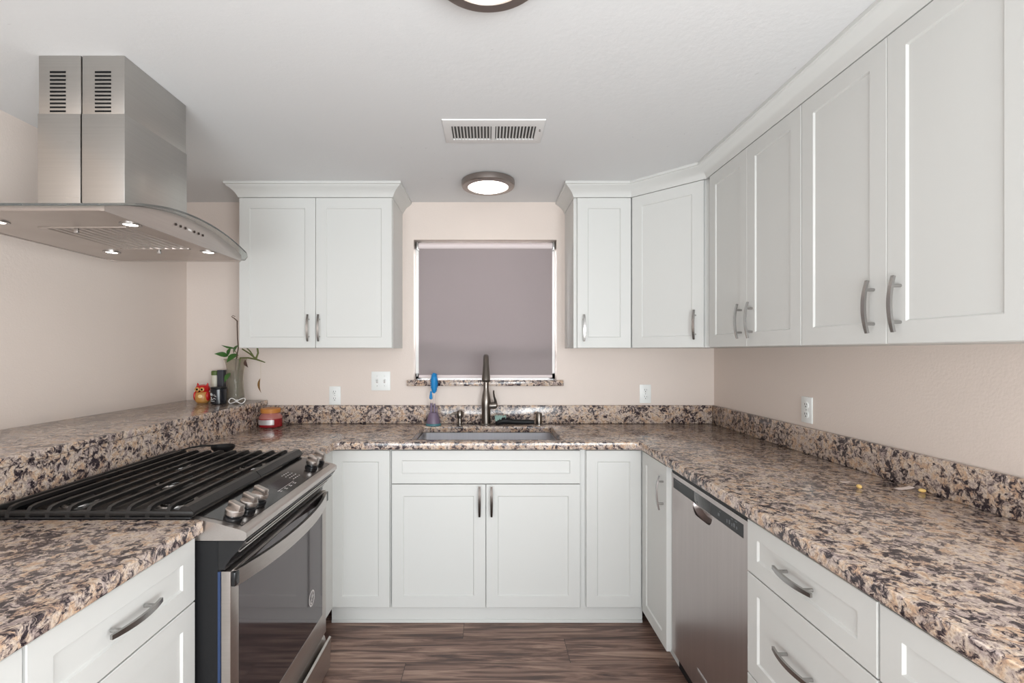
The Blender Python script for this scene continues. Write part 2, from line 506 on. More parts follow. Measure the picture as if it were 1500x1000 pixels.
def pull(cx, cz, y, vert=True, L=0.148, proj=0.030, cc=0.096, flat=False):
    """bowed bar pull on a front whose face is at y"""
    mb = MB(); pts = []
    n = 14
    for k in range(n+1):
        s = -1+2*k/n
        p = proj*(1-0.36*s*s) if not flat else proj*(1-0.10*s*s)
        pts.append((cx, y-p, cz+s*L/2) if vert else (cx+s*L/2, y-p, cz))
    ws = [0.0125-0.003*abs(-1+2*k/n)**2 for k in range(n+1)]
    mb.ribbon(pts, ws, 0.0065, (1, 0, 0) if vert else (0, 0, 1))
    mb.bevel_sharp(0.0012, 1)
    for q in (-cc/2, cc/2):
        a = (cx, y+0.001, cz+q) if vert else (cx+q, y+0.001, cz)
        pp = proj*(1-0.36*(q/(L/2))**2)
        b = (a[0], y-pp, a[2])
        mb.cyl(a, b, 0.0045, seg=12)
    return mb
def carcass(w, d, z0, z1, upper):
    mb = MB(); p = 0.018
    mb.box(0, w, 0, p, z0, z1)
    mb.box(0, p, p, d, z0, z1); mb.box(w-p, w, p, d, z0, z1)
    mb.box(p, w-p, d-p, d, z0, z1); mb.box(p, w-p, p, d-p, z0, z0+p)
    if upper: mb.box(p, w-p, p, d-p, z1-p, z1)
    return mb
def cabinet(name, label, loc, rz, w, d, z0, z1, fronts, upper=False, metal='nickel', kick=False):
    """local x along the front, local -y outwards; fronts: (part, x0, x1, z0, z1, handle or None)"""
    t = thing(name, label, 'cabinet', (loc[0], loc[1], z0 if upper else 0.0), rz)
    zo = (0, 0, z0 if upper else 0.0)
    carcass(w, d, z0, z1, upper).build('carcass', M['white'], t, zo)
    if kick:
        MB().box(0, w, 0.05, 0.065, 0, z0).build('toe_kick', M['white'], t, zo)
    for part, x0, x1, a, b, h in fronts:
        st = 0.058 if part == 'door' else 0.05
        fo = shaker(x0, x1, a, b, st).build(part, M['white'], t, zo)
        if h:
            pull(h[0], h[1], -TH, h[2]).build('handle', M[metal], fo, zo)
    return t

BZ0, BZ1 = 0.085, 0.873
# sink base: face frame at y 2.40, doors' faces at 2.38
fy = 2.38+TH
sx0 = -0.484
def bx(px): return (px-715)*0.0034 - sx0
cabinet('sink_cabinet', 'white double door cabinet directly under the sink with a false drawer front', (sx0, fy), 0, 0.969, 0.55, BZ0, BZ1, [
    ('false_drawer_front', bx(573.8), bx(850), 0.703, 0.868, None),
    ('door', bx(573.8), bx(711.3), 0.086, 0.699, (bx(702.5), 0.618, True)),
    ('door', bx(712.2), bx(850), 0.086, 0.699, (bx(720), 0.618, True))], metal='darkmetal')
# left blind corner
t = thing('corner_cabinet', 'white corner base cabinet between the range and the sink cabinet, plain panel without handle', 'cabinet', (-0.80, 2.41, 0))
o = t.location[:]
cc = MB().box(-1.37, -0.486, 2.40, 2.418, BZ0, BZ1); cc.box(-0.793, -0.775, 2.04, 2.40, BZ0, BZ1); cc.box(-1.37, -0.793, 2.04, 2.058, BZ0, BZ1)
cc.box(-1.37, -0.486, 2.93, 2.948, BZ0, BZ1); cc.box(-1.37, -0.486, 2.418, 2.93, BZ0, BZ0+0.018)
cc.build('carcass', M['white'], t, o)
shaker(-0.782, -0.4905, 0.087, 0.868, 0.055).xform(Matrix.Translation((0, fy, 0))).build('door', M['white'], t, o)
# right corner, two leaves
t = thing('corner_cabinet', 'white corner base cabinet beside the dishwasher, one leaf with a bowed handle', 'cabinet', (0.80, 2.41, 0))
o = t.location[:]
FX = 0.765
cc = MB().box(0.486, FX+TH, 2.40, 2.418, BZ0, BZ1); cc.box(FX+TH, FX+TH+0.018, 2.046, 2.40, BZ0, BZ1); cc.box(FX+TH+0.018, 1.38, 2.046, 2.064, BZ0, BZ1)
cc.box(0.486, 1.38, 2.93, 2.948, BZ0, BZ1); cc.box(0.486, 1.38, 2.418, 2.93, BZ0, BZ0+0.018)
cc.build('carcass', M['white'], t, o)
MB().box(FX+0.06, FX+0.075, 2.046, 2.40, 0, BZ0).build('toe_kick', M['white'], t, o)
shaker(0.489, 0.763, 0.087, 0.868, 0.055).xform(Matrix.Translation((0, fy, 0))).build('door', M['white'], t, o)
MR = Matrix.Translation((FX+TH, 2.372, 0)) @ Matrix.Rotation(-PI/2, 4, 'Z')
dr = shaker(0.0, 0.322, 0.075, 0.868, 0.055).xform(MR).build('door', M['white'], t, o)
pull(0.285, 0.745, -TH, True, 0.150, 0.030).xform(MR).build('handle', M['nickel'], dr, o)
# right run drawers
cabinet('drawer_cabinet', 'white drawer cabinet right of the dishwasher under the granite counter', (FX+TH, 1.412), -PI/2, 0.474, 0.58, 0.10, BZ1, [
    ('drawer', 0.002, 0.472, 0.717, 0.868, (0.235, 0.797, False)),
    ('drawer', 0.002, 0.472, 0.420, 0.713, (0.235, 0.585, False)),
    ('drawer', 0.002, 0.472, 0.105, 0.416, (0.235, 0.28, False))], kick=True)
cabinet('drawer_cabinet', 'white base cabinet at the lower right corner of the picture, nearest on the right', (FX+TH, 0.936), -PI/2, 0.60, 0.58, 0.10, BZ1, [
    ('drawer', 0.002, 0.598, 0.717, 0.868, (0.3, 0.797, False)),
    ('drawer', 0.002, 0.598, 0.420, 0.713, (0.3, 0.585, False)),
    ('drawer', 0.002, 0.598, 0.105, 0.416, (0.3, 0.28, False))], kick=True)
# left run drawers
LX = -0.775
cabinet('drawer_cabinet', 'white drawer cabinet left of the range under the near granite counter', (LX-TH, 0.800), PI/2, 0.4665, 0.575, 0.10, BZ1, [
    ('drawer', 0.002, 0.464, 0.703, 0.868, (0.232, 0.787, False)),
    ('drawer', 0.002, 0.464, 0.410, 0.699, (0.232, 0.56, False)),
    ('drawer', 0.002, 0.464, 0.105, 0.406, (0.232, 0.27, False))], kick=True)
cabinet('drawer_cabinet', 'white base cabinet at the lower left corner of the picture, nearest on the left', (LX-TH, 0.348), PI/2, 0.45, 0.575, 0.10, BZ1, [
    ('drawer', 0.002, 0.448, 0.703, 0.868, (0.225, 0.787, False)),
    ('door', 0.002, 0.448, 0.105, 0.699, (0.06, 0.6, True))], kick=True)
# wall cabinets
UZ0, UZ1 = 1.381, 2.222
uy = 2.66+TH
cabinet('wall_cabinet', 'white two door wall cabinet left of the window', (-1.387, uy), 0, 0.853, D-uy, UZ0, UZ1, [
    ('door', 0.001, 0.4255, UZ0+0.001, 2.217, (0.389, 1.492, True)),
    ('door', 0.4275, 0.851, UZ0+0.001, 2.217, (0.448, 1.492, True))], True)
cabinet('wall_cabinet', 'narrow white single door wall cabinet right of the window', (0.479, uy), 0, 0.318, D-uy, UZ0, UZ1, [
    ('door', 0.018, 0.3165, UZ0+0.001, 2.217, (0.052, 1.492, True))], True)
t = thing('wall_cabinet', 'white diagonal corner wall cabinet with one door angled across the corner', 'cabinet', (0.797, 2.66, UZ0), -PI/4)
B0 = Matrix.Translation((0.797, 2.66, UZ0)) @ Matrix.Rotation(-PI/4, 4, 'Z')
body = MB().prism([(0.7985, 2.688), (0.7985, D), (XR, D), (XR, 2.372), (1.113, 2.372)], 'z', UZ0, UZ1).xform(B0.inverted())
body.build('carcass', M['white'], t)
do = shaker(0.004, 0.392, 0.001, 2.217-UZ0).xform(Matrix.Translation((0, TH, 0))).build('door', M['white'], t)
pull(0.352, 0.115, 0.0, True).build('handle', M['nickel'], do)
UX = 1.085
cabinet('wall_cabinet', 'white two door wall cabinet on the right wall next to the diagonal corner cabinet', (UX+TH, 2.371), -PI/2, 0.714, XR-UX-TH, UZ0, UZ1, [
    ('door', 0.030, 0.3665, UZ0+0.001, 2.217, (0.325, 1.490, True)),
    ('door', 0.368, 0.7125, UZ0+0.001, 2.217, (0.408, 1.490, True))], True)
cabinet('wall_cabinet', 'large white two door wall cabinet on the right wall nearest the viewer', (UX+TH, 1.656), -PI/2, 0.711, XR-UX-TH, UZ0, UZ1, [
    ('door', 0.0015, 0.3545, UZ0+0.001, 2.217, (0.312, 1.486, True)),
    ('door', 0.356, 0.7095, UZ0+0.001, 2.217, (0.399, 1.486, True))], True)

def offset_path(path, d):
    out = []
    n = len(path)
    nr = []
    for a, b in zip(path, path[1:]):
        dx, dy = b[0]-a[0], b[1]-a[1]
        l = math.hypot(dx, dy)
        nr.append((dy/l, -dx/l))
    for i, p in enumerate(path):
        if i == 0: out.append((p[0]+nr[0][0]*d, p[1]+nr[0][1]*d))
        elif i == n-1: out.append((p[0]+nr[-1][0]*d, p[1]+nr[-1][1]*d))
        else:
            a, b = nr[i-1], nr[i]
            k = 1+a[0]*b[0]+a[1]*b[1]
            out.append((p[0]+(a[0]+b[0])/k*d, p[1]+(a[1]+b[1])/k*d))
    return out
def crown(path):
    prof = [(-0.010, 2.220), (0.004, 2.219), (0.007, 2.226), (0.013, 2.238), (0.024, 2.252), (0.037, 2.264), (0.049, 2.272), (0.052, 2.277), (0.058, 2.279), (0.058, 2.2915), (-0.010, 2.2915)]
    cols = [[Vector((q[0], q[1], z)) for q in offset_path(path, d)] for d, z in prof]
    return MB().loft([[cols[k][i] for k in range(len(prof))] for i in range(len(path))])
struct(crown([(-1.387, D-0.001), (-1.387, 2.662), (-0.534, 2.662), (-0.534, D-0.001)]).build('trim_1', M['white']), 'white crown moulding above the left wall cabinet', 'moulding')
struct(crown([(0.479, D-0.001), (0.479, 2.662), (0.798, 2.662), (1.087, 2.372), (1.087, 0.945)]).build('trim_2', M['white']), 'white crown moulding above the right hand wall cabinets', 'moulding')

# ---------------------------------------------------------------- granite
SX0, SX1, SY0, SY1 = -0.390, 0.376, 2.424, 2.857
RY0, RY1 = 1.275, 2.035
def ins(x, y):
    if SX0 < x < SX1 and SY0 < y < SY1: return False
    if y > 2.352: return True
    if x < -0.757: return y > RY1+0.005
    return x > 0.752
ct = grid_slab([-1.378, -0.757, SX0, SX1, 0.752, XR-0.001], [0.25, RY1+0.006, 2.352, SY0, SY1, D-0.001], ins, CB, CT, 0.006,
               [(-0.757, 2.352), (0.752, 2.352), (SX0, SY0), (SX1, SY0), (SX0, SY1), (SX1, SY1)], 0.03)
one('countertop', ct, M['granite'], 'speckled beige and black granite countertop around the sink and along the right wall', 'countertop', (0, 2.6, CB))
ct = grid_slab([-1.378, -0.757], [0.2, RY0-0.006], lambda x, y: True, CB, CT, 0.006)
one('countertop', ct, M['granite'], 'speckled granite countertop in the lower left, on the near side of the range', 'countertop', (-1.07, 0.75, CB))
BS = 1.028
one('backsplash', MB().box(-1.378, XR-0.021, D-0.02, D-0.0005, CT+0.0005, BS, 0.002), M['granite'], 'low granite backsplash strip along the window wall', 'backsplash', (0, D-0.01, CT))
one('backsplash', MB().box(XR-0.02, XR-0.0005, 0.25, D-0.0005, CT+0.0005, BS, 0.002), M['granite'], 'low granite backsplash strip along the right wall', 'backsplash', (XR-0.01, 1.6, CT))
ZB = 1.060
one('backsplash', MB().box(-1.399, -1.3785, 0.2, D-0.0005, 0.86, ZB-0.0305), M['granite'], 'granite splash panel behind the range below the bar ledge', 'backsplash', (-1.39, 1.6, 0.86))
one('bar_top', grid_slab([XL+0.0005, -1.373], [-0.4, D-0.0005], lambda x, y: True, ZB-0.030, ZB, 0.005), M['granite'], 'raised granite bar ledge along the left wall behind the range', 'bar top', (-1.62, 1.6, ZB-0.03))

# ---------------------------------------------------------------- sink
t = thing('sink', 'stainless steel undermount sink set in the counter under the window', 'sink', ((SX0+SX1)/2, (SY0+SY1)/2, 0.68))
o = t.location[:]
def rrect(x0, x1, y0, y1, r, z, n=5):
    pts = []
    for cx, cy, a0 in ((x1-r, y1-r, 0), (x0+r, y1-r, PI/2), (x0+r, y0+r, PI), (x1-r, y0+r, 1.5*PI)):
        for k in range(n+1):
            a = a0+PI/2*k/n
            pts.append((cx+r*math.cos(a), cy+r*math.sin(a), z))
    return pts
e = 0.004
sk = MB().loft([rrect(SX0-0.012, SX1+0.012, SY0-0.012, SY1+0.012, 0.03, 0.8765), rrect(SX0+e, SX1-e, SY0+e, SY1-e, 0.028, 0.8765),
                rrect(SX0+e, SX1-e, SY0+e, SY1-e, 0.028, 0.71), rrect(SX0+e+0.004, SX1-e-0.004, SY0+e+0.004, SY1-e-0.004, 0.028, 0.697),
                rrect(SX0+0.03, SX1-0.03, SY0+0.03, SY1-0.03, 0.03, 0.686)], False, True)
sk.build('basin', M['sinksteel'], t, o)
MB().lathe([(0.045, 0.6865), (0.045, 0.689), (0.03, 0.688), (0.012, 0.687)], (-0.01, 2.64, 0), 24).build('drain', M['nickel'], t, o)

# ---------------------------------------------------------------- faucet
FXc, FYc = -0.012, 2.905
t = thing('faucet', 'dark brushed nickel gooseneck kitchen faucet behind the sink', 'faucet', (FXc, FYc, CT))
o = t.location[:]
MB().lathe([(0.033, CT+0.0005), (0.033, CT+0.006), (0.029, CT+0.010)], (FXc, FYc, 0)).build('base_plate', M['faucet'], t, o)
MB().lathe([(0.027, CT+0.009), (0.0265, CT+0.03), (0.026, CT+0.075), (0.028, CT+0.11), (0.0295, CT+0.135), (0.0285, CT+0.155), (0.023, CT+0.185),
            (0.0175, CT+0.21), (0.0155, CT+0.23)], (FXc, FYc, 0)).build('body', M['faucet'], t, o)
arc = [(FXc, FYc, CT+0.225), (FXc, FYc, 1.235)]
R = 0.085
for k in range(1, 13):
    a = PI*k/12*0.93
    arc.append((FXc, FYc-R+R*math.cos(a), 1.245+R*math.sin(a)))
MB().tube(arc, [0.0165]*14, 16).build('spout', M['faucet'], t, o)
p = Vector(arc[-1])
dv = (Vector(arc[-1])-Vector(arc[-2])).normalized()
MB().lathe([(0.016, -0.03), (0.018, -0.012), (0.0205, 0.02), (0.0235, 0.050), (0.0245, 0.070), (0.0235, 0.076), (0.018, 0.077)], p, 24, dv).build('spray_head', M['faucet'], t, o)
MB().lathe([(0.019, 0.0), (0.021, 0.015), (0.0215, 0.032), (0.0195, 0.042), (0.012, 0.049)], (FXc+0.02, FYc-0.003, CT+0.118), 24, (1, 0, 0.06)).build('hub', M['faucet'], t, o)
MB().tube([(FXc+0.060, FYc-0.004, CT+0.126), (FXc+0.056, FYc-0.012, CT+0.150), (FXc+0.048, FYc-0.020, CT+0.175), (FXc+0.045, FYc-0.026, CT+0.198), (FXc+0.0455, FYc-0.03, CT+0.212)],
          [0.010, 0.0075, 0.0058, 0.005, 0.0045], 12).build('lever', M['faucet'], t, o)

t = thing('soap_dispenser', 'short dark soap dispenser pump left of the faucet', 'soap dispenser', (-0.172, 2.905, CT)); o = t.location[:]
MB().lathe([(0.021, CT+0.0005), (0.021, CT+0.006), (0.014, CT+0.010), (0.0125, CT+0.04), (0.017, CT+0.044), (0.019, CT+0.055), (0.0185, CT+0.075), (0.013, CT+0.088), (0.005, CT+0.091)], (-0.172, 2.905, 0), 24).build('pump_body', M['faucet'], t, o)
MB().tube([(-0.180, 2.905, CT+0.068), (-0.205, 2.899, CT+0.070), (-0.222, 2.895, CT+0.066), (-0.228, 2.894, CT+0.058)], [0.007, 0.006, 0.005, 0.0045], 10).build('nozzle', M['faucet'], t, o)
t = thing('air_gap_cap', 'small cylindrical nickel cap on the counter right of the faucet', 'air gap', (0.309, 2.905, CT)); o = t.location[:]
MB().lathe([(0.024, CT+0.0005), (0.024, CT+0.005), (0.018, CT+0.007)], (0.309, 2.905, 0), 24).build('flange', M['nickel'], t, o)
MB().lathe([(0.0185, CT+0.007), (0.0185, CT+0.068), (0.016, CT+0.073), (0.006, CT+0.075)], (0.309, 2.905, 0), 24).build('cap', M['faucet'], t, o)

# dish brush lying on the counter
t = thing('dish_brush', 'black dish brush with pale mint bristles lying right of the faucet', 'brush', (0.155, 2.876, CT)); o = t.location[:]
MB().loft([[(x, 2.876+hw*math.cos(a), CT+0.001+zc+hz*(math.sin(a))) for a in [2*PI*k/14 for k in range(14)]] for x, hw, zc, hz in
           ((0.045, 0.012, 0.014, 0.012), (0.06, 0.024, 0.020, 0.018), (0.095, 0.026, 0.030, 0.022), (0.125, 0.022, 0.028, 0.021), (0.15, 0.014, 0.022, 0.016),
            (0.20, 0.013, 0.021, 0.015), (0.25, 0.014, 0.021, 0.015), (0.278, 0.010, 0.020, 0.012))]).build('handle', M['blackmat'], t, o)
br = MB()
for k in range(70):
    x = 0.044+random.random()*0.06; y = 2.860+random.random()*0.034
    br.cyl((x, y, CT+0.03), (x+random.uniform(-0.006, 0.006), y-0.004, CT+0.058+random.uniform(-0.004, 0.008)), 0.0016, 0.001, 5)
br.build('bristles', M['mint'], t, o)

# bottle brush in a stand
bxx, byy = -0.330, 2.885
t = thing('bottle_brush', 'blue bottle brush upright in a purple stand left of the faucet', 'brush', (bxx, byy, CT)); o = t.location[:]
MB().lathe([(0.045, CT+0.0005), (0.047, CT+0.004), (0.046, CT+0.012), (0.041, CT+0.016)], (bxx, byy, 0)).build('base', M['tealplastic'], t, o)
MB().lathe([(0.043, CT+0.015), (0.041, CT+0.03), (0.033, CT+0.06), (0.026, CT+0.078), (0.02, CT+0.081)], (bxx, byy, 0)).build('holder', M['purple'], t, o)
st = MB()
st.cyl((bxx-0.014, byy, CT+0.075), (bxx-0.012, byy, CT+0.135), 0.008, seg=12); st.cyl((bxx+0.006, byy, CT+0.075), (bxx+0.006, byy, CT+0.132), 0.007, seg=12); st.cyl((bxx+0.022, byy, CT+0.07), (bxx+0.02, byy, CT+0.11), 0.004, seg=10)
st.build('grip', M['purple'], t, o)
st = MB()
st.cyl((bxx-0.012, byy, CT+0.13), (bxx-0.011, byy, CT+0.165), 0.0035, seg=10); st.cyl((bxx+0.006, byy, CT+0.13), (bxx+0.005, byy, CT+0.20), 0.0035, seg=10)
st.build('stem', M['clearplastic'], t, o)
br = MB()
br.lathe([(0.006, 0.0), (0.012, 0.01), (0.017, 0.03), (0.019, 0.06), (0.0185, 0.09), (0.014, 0.112), (0.005, 0.122)], (bxx+0.004, byy, CT+0.195), 20)
for k in range(240):
    a = random.random()*2*PI; zz = CT+0.2+random.random()*0.115
    rr = 0.0235*math.sqrt(max(0.1, 1-((zz-CT-0.258)/0.075)**2))
    d0 = Vector((math.cos(a), math.sin(a), random.uniform(-0.1, 0.35)))
    c0 = Vector((bxx+0.004, byy, zz))
    br.cyl(c0+d0*0.010, c0+d0*rr*1.05, 0.0012, 0.0008, 4)
br.build('bristles', M['bluebristle'], t, o)
br = MB().lathe([(0.003, 0), (0.010, 0.006), (0.009, 0.02), (0.004, 0.05)], (bxx-0.014, byy-0.008, CT+0.158), 12)
br.build('small_bristles', M['bluebristle'], t, o)

# ---------------------------------------------------------------- range
t = thing('range', 'slide in stainless gas range with black grates and oven door', 'range', (-1.04, 1.655, 0)); RG = t
o = t.location[:]
b = MB().box(-1.358, -0.723, RY0+0.003, RY1-0.003, 0.02, 0.853)
b.box(-0.7225, -0.716, RY0+0.004, RY1-0.004, 0.17, 0.775)
b.build('body', M['blackmat'], t, o)
MB().prism([(-0.735, 0.855), (-0.650, 0.855), (-0.664, 0.835), (-0.690, 0.805), (-0.704, 0.785), (-0.704, 0.776), (-0.735, 0.776)], 'y', RY0+0.004, RY1-0.004).build('vent_trim', M['black'], t, o)
tr = MB()
for k, (xx, zz) in enumerate(((-0.6605, 0.838), (-0.679, 0.816))):
    tr.box(xx-0.002, xx+0.0025, RY0+0.03, RY1-0.03, zz-0.0018, zz+0.0018)
tr.build('vent_rib', M['steel_y'], t, o)
MB().box(-0.7222, -0.7155, RY0+0.001, RY0+0.004, 0.18, 0.772).build('protective_film', M['blue'], t, o, label='blue protective film strip on the side of the oven door')
cpt = [(-0.795, 0.9145), (-0.765, 0.9105), (-0.725, 0.902), (-0.69, 0.8925), (-0.664, 0.8855)]
cp = MB().prism(cpt+[(-0.652, 0.8815), (-0.6455, 0.8765), (-0.6445, 0.870), (-0.6455, 0.862), (-0.651, 0.856), (-0.795, 0.856)], 'y', RY0, RY1)
cp.build('control_panel', M['steel_y'], t, o)
up = [(x, z+0.0016) for x, z in cpt[:-1]]+[(-0.668, 0.8881)]
MB().prism(up+[(x, z-0.003) for x, z in up[::-1]], 'y', RY0+0.022, RY1-0.022).build('control_glass', M['ctlblack'], t, o)
def on_panel(x):
    for (x0, z0), (x1, z1) in zip(up, up[1:]):
        if x0 <= x <= x1: return z0+(z1-z0)*(x-x0)/(x1-x0)
    return up[-1][1]
tilt = math.atan2(0.016, 0.06)
ds = MB().prism([(-0.742, on_panel(-0.742)+0.0006), (-0.700, on_panel(-0.700)+0.0008), (-0.700, on_panel(-0.70)-0.001), (-0.742, on_panel(-0.742)-0.001)], 'y', 1.605, 1.705)
ds.build('display', M['display'], t, o)
ic = MB()
for yy, xx, n in ((1.595, -0.69, 2), (1.63, -0.686, 2), (1.665, -0.686, 2), (1.70, -0.686, 2), (1.535, -0.735, 3), (1.555, -0.73, 2), (1.57, -0.742, 2)):
    for k in range(n):
        x1 = xx-0.006*k
        ic.box(x1-0.0016, x1+0.0016, yy-0.005, yy+0.005, on_panel(x1)+0.0002, on_panel(x1)+0.001)
for r in range(4):
    for k in range(4):
        x1 = -0.748+0.014*k; yy = 1.735+0.017*r
        ic.box(x1-0.002, x1+0.002, yy-0.003, yy+0.003, on_panel(x1)+0.0002, on_panel(x1)+0.001)
ic.box(-0.699, -0.6975, 1.585, 1.715, on_panel(-0.698)+0.0002, on_panel(-0.698)+0.0009)
ic.build('printed_icons', M['icon'], t, o)
for kx, ky in ((-0.706, 1.322), (-0.706, 1.400), (-0.708, 1.470), (-0.706, 1.908), (-0.708, 1.992)):
    z0 = on_panel(kx)+0.001
    ax = Vector((math.sin(tilt), 0, math.cos(tilt)))
    kb = MB().lathe([(0.024, 0.0), (0.024, 0.006), (0.019, 0.009), (0.018, 0.016)], (kx, ky, z0), 24, ax).build('knob_base', M['black'], t, o)
    kk = MB().lathe([(0.023, 0.013), (0.0245, 0.016), (0.0245, 0.026), (0.022, 0.029)], (kx, ky, z0), 28, ax)
    gr = MB().box(-0.0095, 0.0095, -0.0235, 0.0235, 0.024, 0.046, 0.004)
    gr.xform(Matrix.Translation((kx, ky, z0)) @ Matrix.Rotation(tilt, 4, 'Y') @ Matrix.Rotation(math.radians(68), 4, 'Z'))
    me = bpy.data.meshes.new('tmp'); gr.bm.to_mesh(me); gr.bm.free(); kk.bm.from_mesh(me); bpy.data.meshes.remove(me)
    kk.build('knob', M['steel'], t, o)
# cooktop pan and burners
pan = MB().box(-1.358, -0.795, RY0+0.001, RY1-0.001, 0.856, 0.908)
pan.box(-1.360, -1.338, RY0+0.001, RY1-0.001, 0.908, 0.926, 0.003); pan.box(-1.338, -0.795, RY0+0.001, RY0+0.014, 0.908, 0.918, 0.003); pan.box(-1.338, -0.795, RY1-0.014, RY1-0.001, 0.908, 0.918, 0.003)
pan.build('cooktop', M['black'], t, o)
for bx_, by_, br_ in ((-0.93, 1.43, 0.045), (-1.22, 1.43, 0.035), (-1.08, 1.655, 0.05), (-0.93, 1.88, 0.04), (-1.22, 1.88, 0.035)):
    q = MB().lathe([(br_+0.012, 0.9082), (br_+0.010, 0.913), (br_*0.9, 0.915), (br_*0.9, 0.919)], (bx_, by_, 0), 28).build('burner', M['nickel'], t, o)
    MB().lathe([(br_, 0.919), (br_, 0.924), (br_-0.006, 0.927), (0.004, 0.928)], (bx_, by_, 0), 28).build('burner_cap', M['blackmat'], q, o)
for y0, y1, near in ((RY0+0.003, 1.654, True), (1.657, RY1-0.003, False)):
    g = MB()
    xs = [-0.858-0.0535*k for k in range(9)]
    gt = 0.946
    for x in xs:
        pth = [(x, y0+0.004, 0.915), (x, y0+0.005, gt-0.016), (x, y0+0.012, gt-0.007), (x, y0+0.028, gt-0.004), (x, y1-0.028, gt-0.004), (x, y1-0.012, gt-0.007), (x, y1-0.005, gt-0.016), (x, y1-0.004, 0.915)]
        if near: pth = pth[:5]+[(x, y1-0.001, gt-0.004)]
        else: pth = [(x, y0+0.001, gt-0.004)]+pth[4:]
        g.ribbon(pth, 0.011, 0.010, (1, 0, 0))
    g.bevel_sharp(0.002, 2)
    e0 = y0 if near else y1-0.016
    g.box(-1.335, -0.790, e0, e0+0.016, 0.9182, 0.934, 0.004)
    # broad front rail and back rail
    yy0, yy1 = y0+0.001, y1-0.0005
    g.prism([(-0.827, 0.938), (-0.820, gt), (-0.803, gt), (-0.788, 0.930), (-0.788, 0.924), (-0.827, 0.926)], 'y', yy0, yy1)
    g.box(-1.338, -1.326, yy0, yy1, 0.927, gt-0.004, 0.003)
    grt = g.build('grate', M['iron'], t, o)
    r = MB()
    e1 = y1-0.055 if near else y0+0.055
    r.box(-1.332, -0.822, e1-0.003, e1+0.003, 0.926, 0.936, 0.001)
    r.build('cross_bar', M['ironrust'], grt, o, label='rusty cross bar')
# oven door
dx0, dx1 = -0.715, -0.689
gy0, gy1, gz0, gz1 = 1.321, 1.987, 0.266, 0.764
fr = grid_slab([RY0+0.003, gy0, gy1, RY1-0.003], [0.172, gz0, gz1, 0.772], lambda y, z: not (gy0 < y < gy1 and gz0 < z < gz1), dx0, dx1, 0.0015)
fr.xform(Matrix(((0, 0, 1, 0), (1, 0, 0, 0), (0, 1, 0, 0), (0, 0, 0, 1))))
dr = fr.build('oven_door', M['steel'], t, o)
MB().box(-0.705, -0.6895, gy0+0.0003, gy1-0.0003, gz0+0.0003, gz1-0.0003).build('oven_window', M['glassblack'], dr, o)
pts = []
for k in range(21):
    s = -1+2*k/20
    pts.append((-0.686+0.044*(1-abs(s)**2.2), 1.655+s*0.362, 0.748))
MB().ribbon(pts, 0.044, 0.011, (0, 0, 1)).bevel_sharp(0.002, 2).build('oven_handle', M['steel_y'], dr, o)
for yy in (RY0+0.006, RY1-0.036):
    MB().box(-0.6895, -0.678, yy, yy+0.030, 0.730, 0.768, 0.002).build('handle_mount', M['black'], dr, o)
# round sticker on the oven glass: ring and a curl
sy, sz, sr = 1.868, 0.397, 0.031
s = MB()
n = 40
ring = lambda r, x: [(x, sy+r*0.92*math.cos(2*PI*k/n), sz+r*math.sin(2*PI*k/n)) for k in range(n)]
s.loft([ring(sr, -0.6893), ring(sr, -0.6886), ring(sr*0.80, -0.6886), ring(sr*0.80, -0.6893)], False, False)
cur = []
for k in range(25):
    a = k/24
    cur.append((-0.6887, sy+0.012*math.sin(a*2*PI), sz+0.021-0.042*a))
s.ribbon(cur, 0.0008, 0.006, (1, 0, 0))
cur2 = [(-0.6887, sy+0.006+0.008*math.cos(a), sz+0.003+0.014*math.sin(a)) for a in [2*PI*k/20 for k in range(15)]]
s.ribbon(cur2, 0.0008, 0.003, (1, 0, 0))
s.build('round_sticker', M['icon'], dr, o, label='round pale sticker with a curling mark on the oven glass')
# storage drawer
MB().prism([(-0.715, 0.160), (-0.700, 0.160), (-0.692, 0.140), (-0.690, 0.118), (-0.684, 0.118), (-0.676, 0.152), (-0.668, 0.148), (-0.674, 0.02), (-0.715, 0.02)], 'y', RY0+0.004, RY1-0.001).build('storage_drawer', M['steel'], t, o)

# ---------------------------------------------------------------- ladle
t = thing('spoon', 'black ladle spoon lying on the counter behind the range grates', 'spoon', (-1.2, 2.09, CT)); o = t.location[:]
cb = Vector((-1.165, 2.10, CT+0.034))
loops = []
for r, z in ((0.008, -0.031), (0.03, -0.028), (0.042, -0.015), (0.046, 0.0), (0.043, 0.0), (0.039, -0.013), (0.028, -0.024), (0.006, -0.027)):
    loops.append([cb+Vector((1.12*r*math.cos(2*PI*k/24), 0.85*r*math.sin(2*PI*k/24), z)) for k in range(24)])
MB().loft(loops).build('bowl', M['blackmat'], t, o)
MB().ribbon([(-1.212, 2.10, CT+0.033), (-1.25, 2.097, CT+0.033), (-1.30, 2.090, CT+0.026), (-1.345, 2.082, CT+0.014), (-1.366, 2.078, CT+0.006)], [0.014, 0.013, 0.015, 0.018, 0.014], 0.006, (0, 1, 0)).build('handle', M['blackmat'], t, o)

